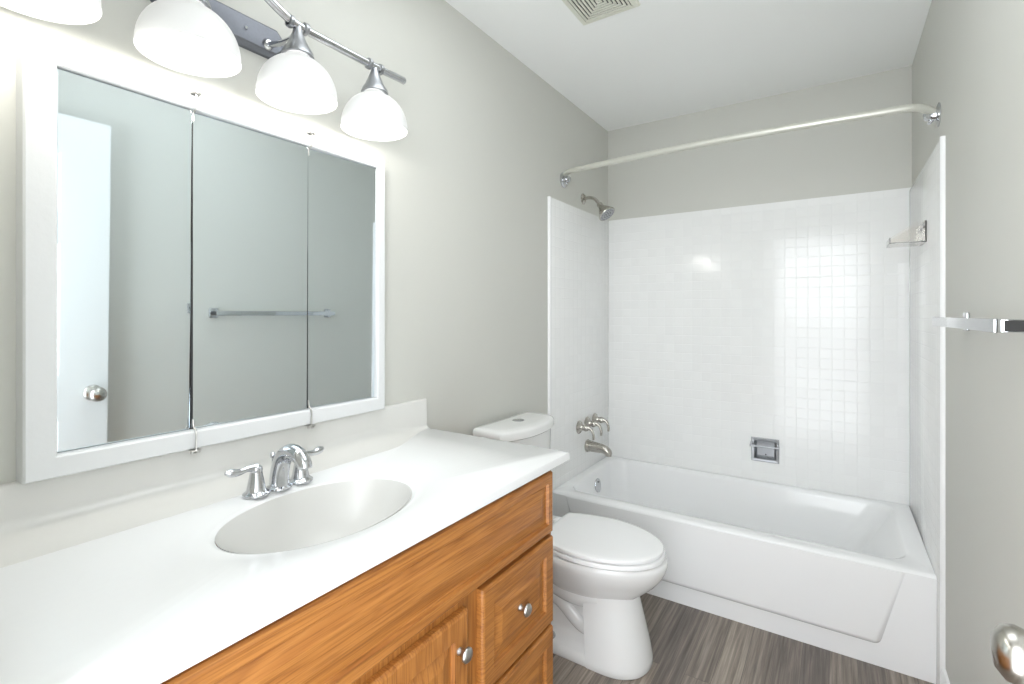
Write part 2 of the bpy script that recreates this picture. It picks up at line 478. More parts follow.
# ================================================================= COUNTERTOP WITH CAST BASIN
CX, CY, AX, AY = 0.334, 0.643, 0.144, 0.206
X0, X1, Y0, Y1 = 0.018, 0.578, 0.068, 1.285
top = thing('vanity_countertop', 'white cast marble countertop with oval sink on the oak vanity', 'countertop', (0.30, 0.65, CZ - 0.03))
angs = sorted(set([round(2 * PI * k / 120, 6) for k in range(120)] + [round(math.atan2(y - CY, x - CX) % (2 * PI), 6) for x in (X0, X1) for y in (Y0, Y1)]))
def r_rect(a, ins=0.0):
    c, s = math.cos(a), math.sin(a); t = []
    if c > 1e-9: t.append((X1 - ins - CX) / c)
    if c < -1e-9: t.append((X0 - CX) / c)
    if s > 1e-9: t.append((Y1 - ins - CY) / s)
    if s < -1e-9: t.append((Y0 - CY) / s)
    return min(t)
def r_ell(a, ax, ay): return 1 / math.sqrt((math.cos(a) / ax) ** 2 + (math.sin(a) / ay) ** 2)
def P(a, r, z): return (CX + r * math.cos(a), CY + r * math.sin(a), z)
bm = BM()
rings = []
lipz = CZ - 0.0045
rings.append([P(a, r_ell(a, AX, AY), lipz - 0.005) for a in angs])
rings.append([P(a, r_ell(a, AX + 0.006, AY + 0.006), lipz - 0.0015) for a in angs])
rings.append([P(a, r_ell(a, AX + 0.009, AY + 0.012), lipz) for a in angs])
rings.append([P(a, r_ell(a, AX + 0.012, AY + 0.040), lipz) for a in angs])
rings.append([P(a, r_ell(a, AX + 0.020, AY + 0.052), CZ) for a in angs])
rings.append([P(a, r_rect(a, 0.006), CZ) for a in angs])
rings.append([P(a, r_rect(a, 0.0015), CZ - 0.0025) for a in angs])
rings.append([P(a, r_rect(a, 0), CZ - 0.007) for a in angs])
rings.append([P(a, r_rect(a, 0), CZ - 0.0235) for a in angs])
rings.append([P(a, r_rect(a, 0.004), CZ - 0.0265) for a in angs])
rings.append([P(a, r_rect(a, 0.05), CZ - 0.0265) for a in angs])
loft(bm, rings, False, False)
obj('countertop_slab', bm, M_marble, top, ang=35)
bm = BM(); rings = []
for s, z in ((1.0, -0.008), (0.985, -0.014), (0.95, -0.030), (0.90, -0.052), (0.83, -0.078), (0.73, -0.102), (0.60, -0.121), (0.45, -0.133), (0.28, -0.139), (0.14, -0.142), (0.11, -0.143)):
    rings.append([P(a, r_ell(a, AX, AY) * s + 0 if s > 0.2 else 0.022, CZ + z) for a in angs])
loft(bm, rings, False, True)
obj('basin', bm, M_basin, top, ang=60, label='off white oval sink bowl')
bm = BM(); lathe(bm, [(0.0, 0.001), (0.012, 0.0025), (0.014, 0.0), (0.016, 0.0), (0.021, 0.003), (0.025, 0.0015), (0.026, -0.001)], (CX, CY, CZ - 0.1415), (0, 0, 1), 28)
obj('drain', bm, M_chrome, top)
# backsplash: cove rising from the deck to a low splash, the cove dying out towards the open end
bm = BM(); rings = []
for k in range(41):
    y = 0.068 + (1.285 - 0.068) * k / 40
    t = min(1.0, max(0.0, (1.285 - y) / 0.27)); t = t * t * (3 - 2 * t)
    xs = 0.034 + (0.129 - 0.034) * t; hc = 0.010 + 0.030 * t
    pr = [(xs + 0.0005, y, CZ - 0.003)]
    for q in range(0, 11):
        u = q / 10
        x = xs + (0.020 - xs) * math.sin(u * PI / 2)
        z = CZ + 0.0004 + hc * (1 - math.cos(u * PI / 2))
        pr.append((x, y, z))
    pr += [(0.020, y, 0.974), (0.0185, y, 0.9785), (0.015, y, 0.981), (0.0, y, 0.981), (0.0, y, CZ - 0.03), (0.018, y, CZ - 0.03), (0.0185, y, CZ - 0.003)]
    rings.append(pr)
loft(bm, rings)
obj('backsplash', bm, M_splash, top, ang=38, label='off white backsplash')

# ================================================================= SINK FAUCET
fx, fy = 0.158, 0.650
fa = thing('sink_faucet', 'chrome two-handle faucet with arched spout behind the sink', 'faucet', (fx, fy, CZ))
bm = BM(); 
path = smooth_path([(fx, fy, CZ + 0.004), (fx + 0.003, fy, CZ + 0.040), (fx + 0.018, fy, CZ + 0.074), (fx + 0.046, fy, CZ + 0.090), (fx + 0.076, fy, CZ + 0.086), (fx + 0.094, fy, CZ + 0.071), (fx + 0.098, fy, CZ + 0.060)], 7)
tube(bm, path, lerp_list([0.0215, 0.0205, 0.0195, 0.0185, 0.0178, 0.0170, 0.0160, 0.0148], len(path)), 24)
obj('spout', bm, M_chrome, fa)
bm = BM(); lathe(bm, [(0.0, 0), (0.026, 0), (0.0275, 0.002), (0.027, 0.005), (0.022, 0.008), (0.019, 0.010), (0, 0.010)], (fx, fy, CZ + 0.0005), (0, 0, 1), 32); obj('spout_flange', bm, M_chrome, fa)
bm = BM(); tube(bm, [(fx - 0.025, fy, CZ + 0.0012), (fx - 0.025, fy, CZ + 0.068)], 0.003, 10); lathe(bm, [(0.003, 0), (0.006, 0.003), (0.0068, 0.008), (0.005, 0.013), (0, 0.015)], (fx - 0.025, fy, CZ + 0.064), (0, 0, 1), 16)
obj('lift_rod', bm, M_chrome, fa)
for s in (-1, 1):
    hy = fy + s * 0.0535; hx = fx
    bm = BM(); lathe(bm, [(0.0, 0), (0.026, 0), (0.028, 0.002), (0.0275, 0.0055), (0.023, 0.009), (0.0215, 0.010), (0.0195, 0.013), (0.0165, 0.030), (0.0135, 0.045), (0.0125, 0.052), (0.0, 0.053)], (hx, hy, CZ + 0.0005), (0, 0, 1), 32)
    hb = obj('handle_base', bm, M_chrome, fa)
    bm = BM()
    lathe(bm, [(0.0125, 0.0), (0.0132, 0.005), (0.012, 0.011), (0.007, 0.015), (0, 0.016)], (hx, hy, CZ + 0.052), (0, 0, 1), 24, cap0=True)
    lp = smooth_path([(hx, hy, CZ + 0.060), (hx, hy + s * 0.018, CZ + 0.0625), (hx - 0.001, hy + s * 0.036, CZ + 0.060), (hx - 0.002, hy + s * 0.052, CZ + 0.062), (hx - 0.003, hy + s * 0.064, CZ + 0.065)], 5)
    tube(bm, lp, lerp_list([0.010, 0.0075, 0.0058, 0.0072, 0.0088, 0.0085, 0.004], len(lp)), 16)
    obj('lever', bm, M_chrome, hb)

# ================================================================= MEDICINE CABINET WITH THREE MIRRORS
mc = thing('medicine_cabinet', 'white framed three-panel mirror cabinet on the wall above the backsplash', 'mirror cabinet', (0.0, 0.66, 0.98))
oy0, oy1, oz0, oz1 = 0.249, 1.071, 0.9815, 1.760
iy0, iy1, iz0, iz1 = 0.295, 1.040, 1.022, 1.728
FX = 0.045
bm = BM()
prof = [(0.0, 0.0), (0.0, FX - 0.004), (0.003, FX), (None, FX), (None, 0.021)]
def rect(ins, x):
    if ins is None: return None
    return [(x, oy0 + ins, oz0 + ins), (x, oy1 - ins, oz0 + ins), (x, oy1 - ins, oz1 - ins), (x, oy0 + ins, oz1 - ins)]
def irect(g, x): return [(x, iy0 + g, iz0 + g), (x, iy1 - g, iz0 + g), (x, iy1 - g, iz1 - g), (x, iy0 + g, iz1 - g)]
rings = [rect(0, 0.0), rect(0, FX - 0.004), rect(0.003, FX), irect(-0.004, FX), irect(-0.001, FX - 0.003), irect(0, 0.020)]
loft(bm, rings, False, False)
obj('frame', bm, M_frame, mc, smooth=False)
bm = BM(); box(bm, 0.0, 0.0205, oy0 + 0.0015, oy1 - 0.0015, 0.988, oz1 - 0.0015); obj('cabinet_back', bm, M_dark, mc, smooth=False, label='dark backing seen in the gaps')
seams = (0.523, 0.808)
def mirror(y0, y1, yaw, pitch):
    cy, cz = (y0 + y1) / 2, (iz0 + iz1) / 2
    bm = BM(); hy, hz = (y1 - y0) / 2, (iz1 - iz0) / 2 - 0.001
    # glass with a narrow ground edge
    rings = [[(x, s * 1.0, t * 1.0) for s, t in ((-(hy - i), -(hz - i)), (hy - i, -(hz - i)), (hy - i, hz - i), (-(hy - i), hz - i))] for x, i in ((-0.004, 0), (-0.0012, 0), (0, 0.0012))]
    loft(bm, rings)
    mat = Matrix.Translation((0.0305, cy, cz)) @ Matrix.Rotation(yaw, 4, 'Z') @ Matrix.Rotation(pitch, 4, 'Y')
    bmesh.ops.transform(bm, matrix=mat, verts=bm.verts)
    return obj('mirror_panel', bm, M_mirror, mc, smooth=False)
R = math.radians
mirror(iy0 + 0.001, seams[0] - 0.002, R(-0.05), R(0.95))
mirror(seams[0] + 0.002, seams[1] - 0.0015, R(-1.7), R(0.5))
mirror(seams[1] + 0.0015, iy1 - 0.001, R(-2.2), R(0.5))
for ys in seams:
    for zt, s in ((oz1, 1), (oz0, -1)):
        ze = zt + s * 0.008
        zi = iz1 - 0.004 if s > 0 else iz0 + 0.004
        bm = BM()
        box(bm, 0.0215, FX + 0.010, ys - 0.010, ys + 0.010, min(zt, ze - s * 0.001) + (0.0005 if s > 0 else 0.004), max(zt + 0.004, ze - 0.004) - (0.0005 if s > 0 else 0.005), 0.001, 1)
        lathe(bm, [(0, 0), (0.005, 0.0), (0.005, 0.004), (0, 0.005)], (FX + 0.004, ys + 0.004, zt + s * 0.004), (0, 0, s), 12)
        lathe(bm, [(0, 0), (0.004, 0.0), (0.004, 0.004), (0, 0.005)], (FX + 0.002, ys - 0.006, zt + s * 0.004), (0, 0, s), 12)
        tube(bm, smooth_path([(FX + 0.004, ys + 0.001, zt + s * 0.004), (FX + 0.003, ys + 0.001, zt - s * 0.02), (FX + 0.003, ys + 0.001, zi + s * 0.006), (0.038, ys, zi - s * 0.004), (0.036, ys, zi - s * 0.02)], 4), 0.0021, 8)
        obj('pivot_clip', bm, M_knobm, mc)
    bm = BM(); tube(bm, [(0.0315, ys, iz0 + 0.002), (0.0315, ys, iz1 - 0.002)], 0.0017, 8); obj('mirror_seam', bm, M_dark, mc, label='dark strip between two mirrors')

# ================================================================= VANITY LIGHT
LX, BZ, LCY, SP = 0.122, 1.985, 0.600, 0.2405
vl = thing('vanity_light', 'four-shade chrome bar light on the wall above the mirror cabinet', 'light fixture', (0.0, LCY, 1.97))
py0, py1, pz0, pz1, ch = LCY - 0.155, LCY + 0.155, 1.935, 2.012, 0.022
def octo(ins, x):
    a, b_, c, d, k = py0 + ins, py1 - ins, pz0 + ins, pz1 - ins, ch
    return [(x, a + k, c), (x, b_ - k, c), (x, b_, c + k), (x, b_, d - k), (x, b_ - k, d), (x, a + k, d), (x, a, d - k), (x, a, c + k)]
bm = BM(); loft(bm, [octo(0, 0.0), octo(0, 0.012), octo(0.008, 0.020), octo(0.010, 0.026), octo(0.012, 0.026)]); obj('wall_plate', bm, M_plate, vl, smooth=False, label='brushed steel wall plate')
for s in (-1, 1):
    bm = BM(); lathe(bm, [(0.004, 0), (0.004, 0.003), (0.0, 0.005)], (0.026, LCY + s * 0.045, 1.973), (1, 0, 0), 12)
    obj('plate_screw', bm, M_chrome, vl)
ends = LCY + 1.5 * SP + 0.104
ctrl = [(LX, 2 * LCY - ends, BZ + 0.004)] + [(LX, LCY - 1.5 * SP, BZ), (LX, LCY - SP * 0.9, BZ - 0.001), (LX, LCY - 0.5 * SP, BZ), (LX, LCY - 0.32 * SP, BZ + 0.012), (LX, LCY, BZ + 0.040),
        (LX, LCY + 0.32 * SP, BZ + 0.012), (LX, LCY + 0.5 * SP, BZ), (LX, LCY + 0.9 * SP, BZ - 0.001), (LX, LCY + 1.5 * SP, BZ), (LX, ends, BZ + 0.004)]
bm = BM(); tube(bm, smooth_path(ctrl, 8), 0.0105, 16)
for s in (-1, 1): lathe(bm, [(0.0, -0.004), (0.0095, -0.004), (0.0105, 0.0), (0.0105, 0.010), (0.008, 0.013), (0, 0.014)], (LX, LCY + s * (ends - LCY), BZ + 0.004), (0, s, 0), 18)
obj('curved_bar', bm, M_chrome, vl)
for s in (-1, 1):
    bm = BM()
    tube(bm, smooth_path([(0.024, LCY + s * 0.100, 1.958), (0.07, LCY + s * 0.106, 1.950), (0.115, LCY + s * 0.112, 1.954), (LX, LCY + s * 0.117, BZ)], 5), 0.007, 14)
    lathe(bm, [(0.0, 0), (0.014, 0.0), (0.014, 0.003), (0.009, 0.010), (0, 0.011)], (0.024, LCY + s * 0.100, 1.958), (1, 0, 0), 18)
    obj('arm', bm, M_chrome, vl)
RIMZ = 1.812
for k in range(4):
    y = LCY + (k - 1.5) * SP
    bm = BM()
    for q in (-0.020, 0.020): lathe(bm, [(0.0105, -0.006), (0.0145, -0.005), (0.0155, 0), (0.0145, 0.005), (0.0105, 0.006)], (LX, y + q, BZ), (0, 1, 0), 18)
    lathe(bm, [(0.0, 0.004), (0.010, 0.002), (0.0095, -0.008), (0.012, -0.018), (0.019, -0.036), (0.027, -0.054), (0.035, -0.066), (0.038, -0.076), (0.0, -0.076)], (LX, y, BZ), (0, 0, 1), 28)
    so = obj('socket_cup', bm, M_steel, vl)
    bm = BM()
    pr = []
    hh = 0.094
    outer = [(0.0915 * math.sin(t) ** 0.92 if t > 0 else 0, RIMZ + hh * math.cos(t) ** 1.0) for t in [PI / 2 * (q / 16) for q in range(4, 17)]]
    outer = [(0.0285, RIMZ + hh + 0.002)] + outer
    outer += [(0.0925, RIMZ - 0.006), (0.0915, RIMZ - 0.008)]
    inner = [(0.0895, RIMZ - 0.006)] + [(0.0885 * math.sin(t) ** 0.92, RIMZ + (hh - 0.004) * math.cos(t)) for t in [PI / 2 * (q / 16) for q in range(16, 4, -1)]]
    lathe(bm, [(r, z) for r, z in outer + inner], (LX, y, 0), (0, 0, 1), 48)
    sh = obj('lamp_shade', bm, M_shade, vl, ang=60)
    bm = BM()
    lathe(bm, [(0.0, -0.055), (0.012, -0.053), (0.023, -0.044), (0.029, -0.028), (0.028, -0.010), (0.020, 0.012), (0.013, 0.030), (0.013, 0.045), (0.0, 0.045)], (LX, y, RIMZ + 0.059), (0, 0, 1), 24)
    bu = obj('bulb', bm, M_bulb, sh)
    li = bpy.data.lights.new('bulb_light', 'POINT'); li.energy = BULB_W; li.shadow_soft_size = 0.03; li.color = (1.0, 0.965, 0.91)
    lo = bpy.data.objects.new('bulb_light', li); C.objects.link(lo); lo.location = (LX, y, RIMZ - 0.012)
    lo.location.z = RIMZ - 0.013

# ================================================================= TOILET
ty = 1.755
tl = thing('toilet', 'white two-piece toilet with closed lid between the vanity and the bathtub', 'toilet', (0.35, ty, 0))
def egg(xr, xf, hw, z, n=48, back=0.62, p=2.0, dy=0):
    """egg ring: xr rear, xf front, half width hw; widest at back fraction from rear"""
    xm = xr + (xf - xr) * (1 - back)
    pts = []
    for k in range(n):
        a = 2 * PI * k / n; c, s = math.cos(a), math.sin(a)
        rx = (xf - xm) if c >= 0 else (xm - xr)
        e = 2.0 if c >= 0 else 2.0 / 2.9 * 2
        if c >= 0: x = xm + rx * abs(c)
        else: x = xm - rx * abs(c) ** 0.62
        y = hw * (abs(s) ** (0.98 if c >= 0 else 0.80)) * (1 if s >= 0 else -1)
        pts.append((x, ty + y + dy, z))
    return pts
bm = BM()
# bowl
rings = [egg(0.30, 0.560, 0.070, 0.215), egg(0.28, 0.606, 0.098, 0.238), egg(0.27, 0.622, 0.108, 0.250), egg(0.265, 0.630, 0.114, 0.258), egg(0.255, 0.655, 0.132, 0.277), egg(0.24, 0.684, 0.152, 0.305), egg(0.228, 0.708, 0.170, 0.335), egg(0.222, 0.720, 0.181, 0.362),
         egg(0.22, 0.724, 0.185, 0.380), egg(0.22, 0.722, 0.184, 0.390), egg(0.222, 0.716, 0.180, 0.396), egg(0.26, 0.66, 0.12, 0.396)]
loft(bm, rings)
# pedestal front (tapers upward), flat-faced sides ending in a crease
def ped(x0, x1, hw, z, r=0.085):
    pts = [(x0, ty - hw, z)]
    n = 20; rr = min(r, hw * 0.98)
    cx = x1 - rr * 1.15
    for k in range(n + 1):
        a = -PI / 2 + PI * k / n
        pts.append((cx + rr * 1.15 * math.cos(a), ty + (hw - rr + rr * abs(math.sin(a))) * (1 if math.sin(a) >= 0 else -1) if abs(math.sin(a)) > 1e-6 else ty, z))
    pts.append((x0, ty + hw, z))
    return pts
def ped2(x0, x1, hw, z):
    pts = [(x0, ty - hw, z)]
    n = 24; L_ = min(0.15, (x1 - x0) * 0.8)
    for k in range(n + 1):
        a = -PI / 2 + PI * k / n
        c, s = math.cos(a), math.sin(a)
        pts.append((x1 - L_ + L_ * c ** 0.8 if c > 0 else x1 - L_, ty + hw * (abs(s) ** 0.9) * (1 if s >= 0 else -1), z))
    pts.append((x0, ty + hw, z))
    return pts
rings = [ped2(0.47, 0.662, 0.121, 0.0), ped2(0.468, 0.668, 0.126, 0.008), ped2(0.467, 0.667, 0.126, 0.030), ped2(0.462, 0.656, 0.120, 0.085), ped2(0.455, 0.641, 0.112, 0.15), ped2(0.448, 0.626, 0.103, 0.21), ped2(0.44, 0.617, 0.097, 0.25), ped2(0.43, 0.612, 0.093, 0.30)]
loft(bm, rings)
# rear trapway body and foot
rings = []
for z, x0, x1, hw in ((0.0, 0.13, 0.52, 0.118), (0.006, 0.128, 0.52, 0.122), (0.034, 0.128, 0.52, 0.121), (0.046, 0.132, 0.52, 0.112), (0.056, 0.145, 0.52, 0.088), (0.09, 0.16, 0.52, 0.070), (0.20, 0.17, 0.52, 0.070), (0.26, 0.15, 0.52, 0.085), (0.30, 0.12, 0.52, 0.11), (0.34, 0.10, 0.50, 0.13)):
    rings.append(rrect(x0, x1, ty - hw, ty + hw, min(0.06, hw * 0.6), z, 6))
loft(bm, rings)
# coiled trapway bulge on each side
for s in (-1, 1):
    pth = smooth_path([(0.50, ty + s * 0.060, 0.235), (0.40, ty + s * 0.066, 0.225), (0.31, ty + s * 0.062, 0.24), (0.24, ty + s * 0.06, 0.27), (0.19, ty + s * 0.055, 0.22), (0.18, ty + s * 0.05, 0.10), (0.20, ty + s * 0.045, 0.03)], 6)
    tube(bm, pth, 0.040, 16)
    pth = smooth_path([(0.49, ty + s * 0.052, 0.10), (0.42, ty + s * 0.058, 0.12), (0.35, ty + s * 0.055, 0.17), (0.30, ty + s * 0.05, 0.19)], 6)
    tube(bm, pth, 0.032, 16)
# ledge carrying the tank
rings = [rrect(0.035, 0.30, ty - hw, ty + hw, 0.045, z, 6) for z, hw in ((0.325, 0.10), (0.34, 0.135), (0.36, 0.150), (0.392, 0.152), (0.398, 0.146))]
loft(bm, rings)
obj('bowl', bm, M_porc, tl, ang=50)
for s in (-1, 1):
    bm = BM(); lathe(bm, [(0.017, 0), (0.0165, 0.008), (0.012, 0.016), (0.004, 0.019), (0, 0.0195)], (0.315, ty + s * 0.098, 0.046), (0, 0, 1), 20)
    obj('bolt_cap', bm, M_chrome, tl, label='metal floor bolt')
# seat and lid
def lid_shape(xr, xf, hw, z, off, rear=0.78):
    """closed outline: half ellipse at the front, sides drawing in to a squared rear"""
    xr += off; xf -= off; hw -= off; xm = xr + (xf - xr) * 0.42; half = []
    for k in range(25):
        a = PI / 2 * k / 24; half.append((xm + (xf - xm) * math.cos(a), hw * math.sin(a) ** 0.97 if k else 0.0))
    r = 0.016
    for k in range(1, 13):
        t = k / 12; half.append((xm - (xm - xr - r) * t, hw * (1 - (1 - rear) * t ** 1.9)))
    hy = hw * rear
    for k in range(1, 5):
        a = PI / 2 * k / 4; half.append((xr + r - r * math.sin(a), hy - r + r * math.cos(a)))
    half.append((xr, 0.0))
    pts = [(x, ty + y, z) for x, y in half] + [(x, ty - y, z) for x, y in reversed(half[1:-1])]
    return pts
def seat_ring(off, z): return lid_shape(0.272, 0.716, 0.184, z, off)
bm = BM()
loft(bm, [seat_ring(0.006, 0.3985), seat_ring(0.001, 0.402), seat_ring(0.0, 0.408), seat_ring(0.003, 0.4155), seat_ring(0.008, 0.4165)]); obj('seat', bm, M_seat, tl)
def lid_ring(off, z): return lid_shape(0.268, 0.709, 0.180, z, off)
bm = BM()
loft(bm, [lid_ring(0.006, 0.4195), lid_ring(0.001, 0.421), lid_ring(0.0, 0.427), lid_ring(0.002, 0.4325), lid_ring(0.007, 0.4350), lid_ring(0.02, 0.4362), lid_ring(0.07, 0.4372)])
obj('seat_lid', bm, M_seat, tl)
for s in (-1, 1):
    bm = BM(); box(bm, 0.236, 0.275, ty + s * 0.075 - 0.022, ty + s * 0.075 + 0.022, 0.397, 0.424, 0.006, 3)
    obj('seat_hinge', bm, M_seat, tl)
# tank: bowed front
def tank_ring(x0, x1, hw, bow, z, n=16):
    ty = 1.755 - 0.012; hw += 0.013
    pts = [(x0, ty - hw + 0.012, z), (x0 + 0.0, ty - hw + 0.006, z)]
    pts = [(x0, ty + hw - 0.008, z), (x0, ty - hw + 0.008, z), (x0 + 0.008, ty - hw, z)]
    for k in range(n + 1):
        t = -1 + 2 * k / n
        x = x1 + bow * (1 - abs(t) ** 2.2)
        y = ty + hw * t
        if abs(t) == 1: x -= 0.012
        pts.append((x, y, z))
    pts.append((x0 + 0.008, ty + hw, z))
    return pts
bm = BM(); loft(bm, [tank_ring(0.030, 0.150, 0.155, 0.035, 0.400), tank_ring(0.028, 0.152, 0.163, 0.038, 0.412), tank_ring(0.024, 0.158, 0.178, 0.044, 0.60), tank_ring(0.022, 0.160, 0.182, 0.046, 0.788)]); obj('tank', bm, M_porc, tl, ang=45)
bm = BM(); loft(bm, [tank_ring(0.022, 0.166, 0.188, 0.050, 0.7885), tank_ring(0.020, 0.170, 0.192, 0.051, 0.793), tank_ring(0.020, 0.170, 0.192, 0.051, 0.817), tank_ring(0.023, 0.167, 0.189, 0.050, 0.824), tank_ring(0.030, 0.160, 0.182, 0.047, 0.828), tank_ring(0.05, 0.14, 0.16, 0.03, 0.8295)]); obj('tank_lid', bm, M_porc, tl, ang=45)
bm = BM(); lathe(bm, [(0.026, 0), (0.026, 0.002), (0.023, 0.0035), (0.021, 0.0025), (0.019, 0.004), (0, 0.0045)], (0.102, ty, 0.8285), (0, 0, 1), 28); obj('flush_button', bm, M_chrome, tl)

# ================================================================= BATHTUB
tb = thing('bathtub', 'white alcove bathtub with raised apron panel below the tiled walls', 'bathtub', (W / 2, 2.6, 0))
bx0, bx1, by0, by1 = TT, W - TT, 2.221, B - 0.001
bm = BM()
R0 = 0.004
def er(x0, x1, y0, y1, r, z): return rrect(x0, x1, y0, y1, r, z, 8)
rings = [er(bx0, bx1, by0 + 0.005, by1, R0, 0.0), er(bx0, bx1, by0 + 0.004, by1, R0, 0.05), er(bx0, bx1, by0 - 0.009, by1, R0, 0.362), er(bx0, bx1, by0 - 0.009, by1, R0, TUBZ - 0.010), er(bx0 + 0.001, bx1 - 0.001, by0 - 0.003, by1 - 0.001, R0, TUBZ - 0.003), er(bx0 + 0.004, bx1 - 0.004, by0 + 0.006, by1 - 0.004, R0, TUBZ),
         er(bx0 + 0.045, bx1 - 0.060, by0 + 0.060, by1 - 0.030, 0.09, TUBZ - 0.001),
         er(bx0 + 0.052, bx1 - 0.070, by0 + 0.068, by1 - 0.036, 0.09, TUBZ - 0.006),
         er(bx0 + 0.058, bx1 - 0.085, by0 + 0.074, by1 - 0.042, 0.09, TUBZ - 0.025),
         er(bx0 + 0.075, bx1 - 0.150, by0 + 0.088, by1 - 0.058, 0.10, 0.24),
         er(bx0 + 0.090, bx1 - 0.215, by0 + 0.100, by1 - 0.072, 0.11, 0.13),
         er(bx0 + 0.110, bx1 - 0.260, by0 + 0.118, by1 - 0.090, 0.11, 0.085),
         er(bx0 + 0.150, bx1 - 0.310, by0 + 0.155, by1 - 0.125, 0.10, 0.066),
         er(bx0 + 0.250, bx1 - 0.45, by0 + 0.25, by1 - 0.23, 0.08, 0.060)]
loft(bm, rings, True, True)
obj('tub_body', bm, M_tub, tb, ang=35)
bm = BM()
def trap(o, y): # raised panel outline grown by o at the bottom and ends
    pts = []
    def corner(cx, cz, r, a0, a1):
        for k in range(9):
            a = a0 + (a1 - a0) * k / 8; pts.append((cx + r * math.cos(a), y, cz + r * math.sin(a)))
    r = 0.022 + o
    zt = 0.366
    sl = math.atan2(0.265, 0.075)
    pts.append((0.085 - o, y, zt))
    corner(0.185, 0.085 + 0.022, r, PI + (PI / 2 - sl), 1.5 * PI)
    corner(1.336, 0.085 + 0.022, r, 1.5 * PI, 2 * PI - (PI / 2 - sl))
    pts.append((1.435 + o, y, zt))
    return pts
loft(bm, [trap(0.004, by0 + 0.006), trap(0.004, by0 + 0.002), trap(-0.001, by0 - 0.003), trap(-0.008, by0 - 0.010), trap(-0.013, by0 - 0.0125), trap(-0.018, by0 - 0.013)], True, True)
obj('apron_panel', bm, M_tub, tb, ang=60)
bm = BM()
ox, oy_, oz_ = bx0 + 0.0695, 2.640, 0.294
nx = Vector((1, 0, 0.13)).normalized()
lathe(bm, [(0.0, -0.003), (0.038, -0.003), (0.039, 0.0), (0.037, 0.004), (0.030, 0.0055), (0.0, 0.007)], (ox, oy_, oz_), nx, 36)
ov = obj('overflow_plate', bm, M_chrome, tb)
for s in (-1, 1):
    bm = BM(); lathe(bm, [(0.0045, 0), (0.004, 0.002), (0, 0.0025)], Vector((ox, oy_ + s * 0.0, oz_ + s * 0.020)) + nx * 0.006, nx, 12)
    obj('screw', bm, M_dark, ov)

# ================================================================= TUB VALVES, SPOUT, SHOWER HEAD
hlabels = ['brushed nickel lever handle over the tub spout, nearest the toilet', 'brushed nickel lever handle over the tub spout, middle one of three', 'brushed nickel lever handle over the tub spout, nearest the tiled corner']
hz = (0.640, 0.643, 0.646)
proto = None
for k, y in enumerate((2.535, 2.642, 2.750)):
    if proto is None:
        t = thing('tub_valve', hlabels[0], 'tub valve', (TT, y, hz[0]), 'handles above the tub spout')
        z = hz[0]
        bm = BM(); lathe(bm, [(0.0, 0), (0.037, 0.0), (0.038, 0.003), (0.034, 0.008), (0.022, 0.014), (0.0165, 0.020), (0.015, 0.040), (0.0, 0.041)], (TT, y, z), (1, 0, 0), 32)
        obj('escutcheon', bm, M_nickel, t)
        bm = BM(); lathe(bm, [(0.0, 0.0), (0.018, 0.0), (0.019, 0.006), (0.016, 0.016), (0.012, 0.022), (0, 0.024)], (TT + 0.036, y, z), (1, 0, 0), 24)
        lp = smooth_path([(TT + 0.045, y, z + 0.002), (TT + 0.062, y + 0.001, z + 0.001), (TT + 0.080, y + 0.002, z - 0.012), (TT + 0.088, y + 0.003, z - 0.040), (TT + 0.088, y + 0.003, z - 0.062)], 5)
        tube(bm, lp, lerp_list([0.016, 0.0125, 0.010, 0.0085, 0.0078, 0.0078, 0.006], len(lp)), 14)
        obj('lever', bm, M_nickel, t)
        proto = t
    else:
        t = proto.copy(); C.objects.link(t); t.location = (TT, y, hz[k]); t['label'] = hlabels[k]
        for ch in list(proto.children):
            c = ch.copy(); C.objects.link(c); c.parent = t
sy, sz = 2.645, 0.511
ts = thing('tub_spout', 'brushed nickel tub spout on the tiled wall below three handles', 'tub spout', (TT, sy, sz))
bm = BM()
lp = smooth_path([(TT, sy, sz), (TT + 0.03, sy, sz), (TT + 0.075, sy, sz - 0.003), (TT + 0.108, sy, sz - 0.006), (TT + 0.128, sy, sz - 0.019), (TT + 0.134, sy, sz - 0.034)], 6)
tube(bm, lp, lerp_list([0.036, 0.031, 0.0285, 0.0265, 0.0245, 0.0225, 0.020], len(lp)), 24)
obj('spout_body', bm, M_nickel, ts)
bm = BM(); lathe(bm, [(0, 0), (0.036, 0.0), (0.037, 0.004), (0.034, 0.008), (0, 0.009)], (TT, sy, sz), (1, 0, 0), 32); obj('flange', bm, M_nickel, ts)
bm = BM(); lathe(bm, [(0.016, 0), (0.0165, 0.010), (0, 0.011)], (TT + 0.134, sy, sz - 0.041), (0, 0, 1), 20, cap0=True); obj('outlet', bm, M_nickel, ts)

shy, shz = 2.612, 1.946
shw = thing('wall_shower', 'brushed nickel shower head on a bent arm above the tile', 'shower head', (0.0, shy, shz))
bm = BM(); lathe(bm, [(0.0, 0), (0.031, 0.0), (0.031, 0.003), (0.024, 0.009), (0.012, 0.013), (0, 0.013)], (0, shy, shz), (1, 0, 0), 28); obj('flange', bm, M_nickel, shw)
bm = BM(); ap = smooth_path([(0.0, shy, shz), (0.045, shy, shz + 0.001), (0.075, shy - 0.001, shz - 0.012), (0.105, shy - 0.003, shz - 0.048)], 7); tube(bm, ap, 0.0095, 16); obj('shower_arm', bm, M_nickel, shw)
hd = Vector((0.62, -0.10, -0.78)).normalized(); ho = Vector((0.100, shy - 0.003, shz - 0.042))
bm = BM(); lathe(bm, [(0.0, -0.002), (0.014, -0.001), (0.0165, 0.008), (0.0145, 0.016), (0.017, 0.026), (0.029, 0.045), (0.041, 0.064), (0.049, 0.077), (0.051, 0.083), (0.049, 0.087), (0.0, 0.087)], ho, hd, 36); hb = obj('spray_head', bm, M_nickel, shw)
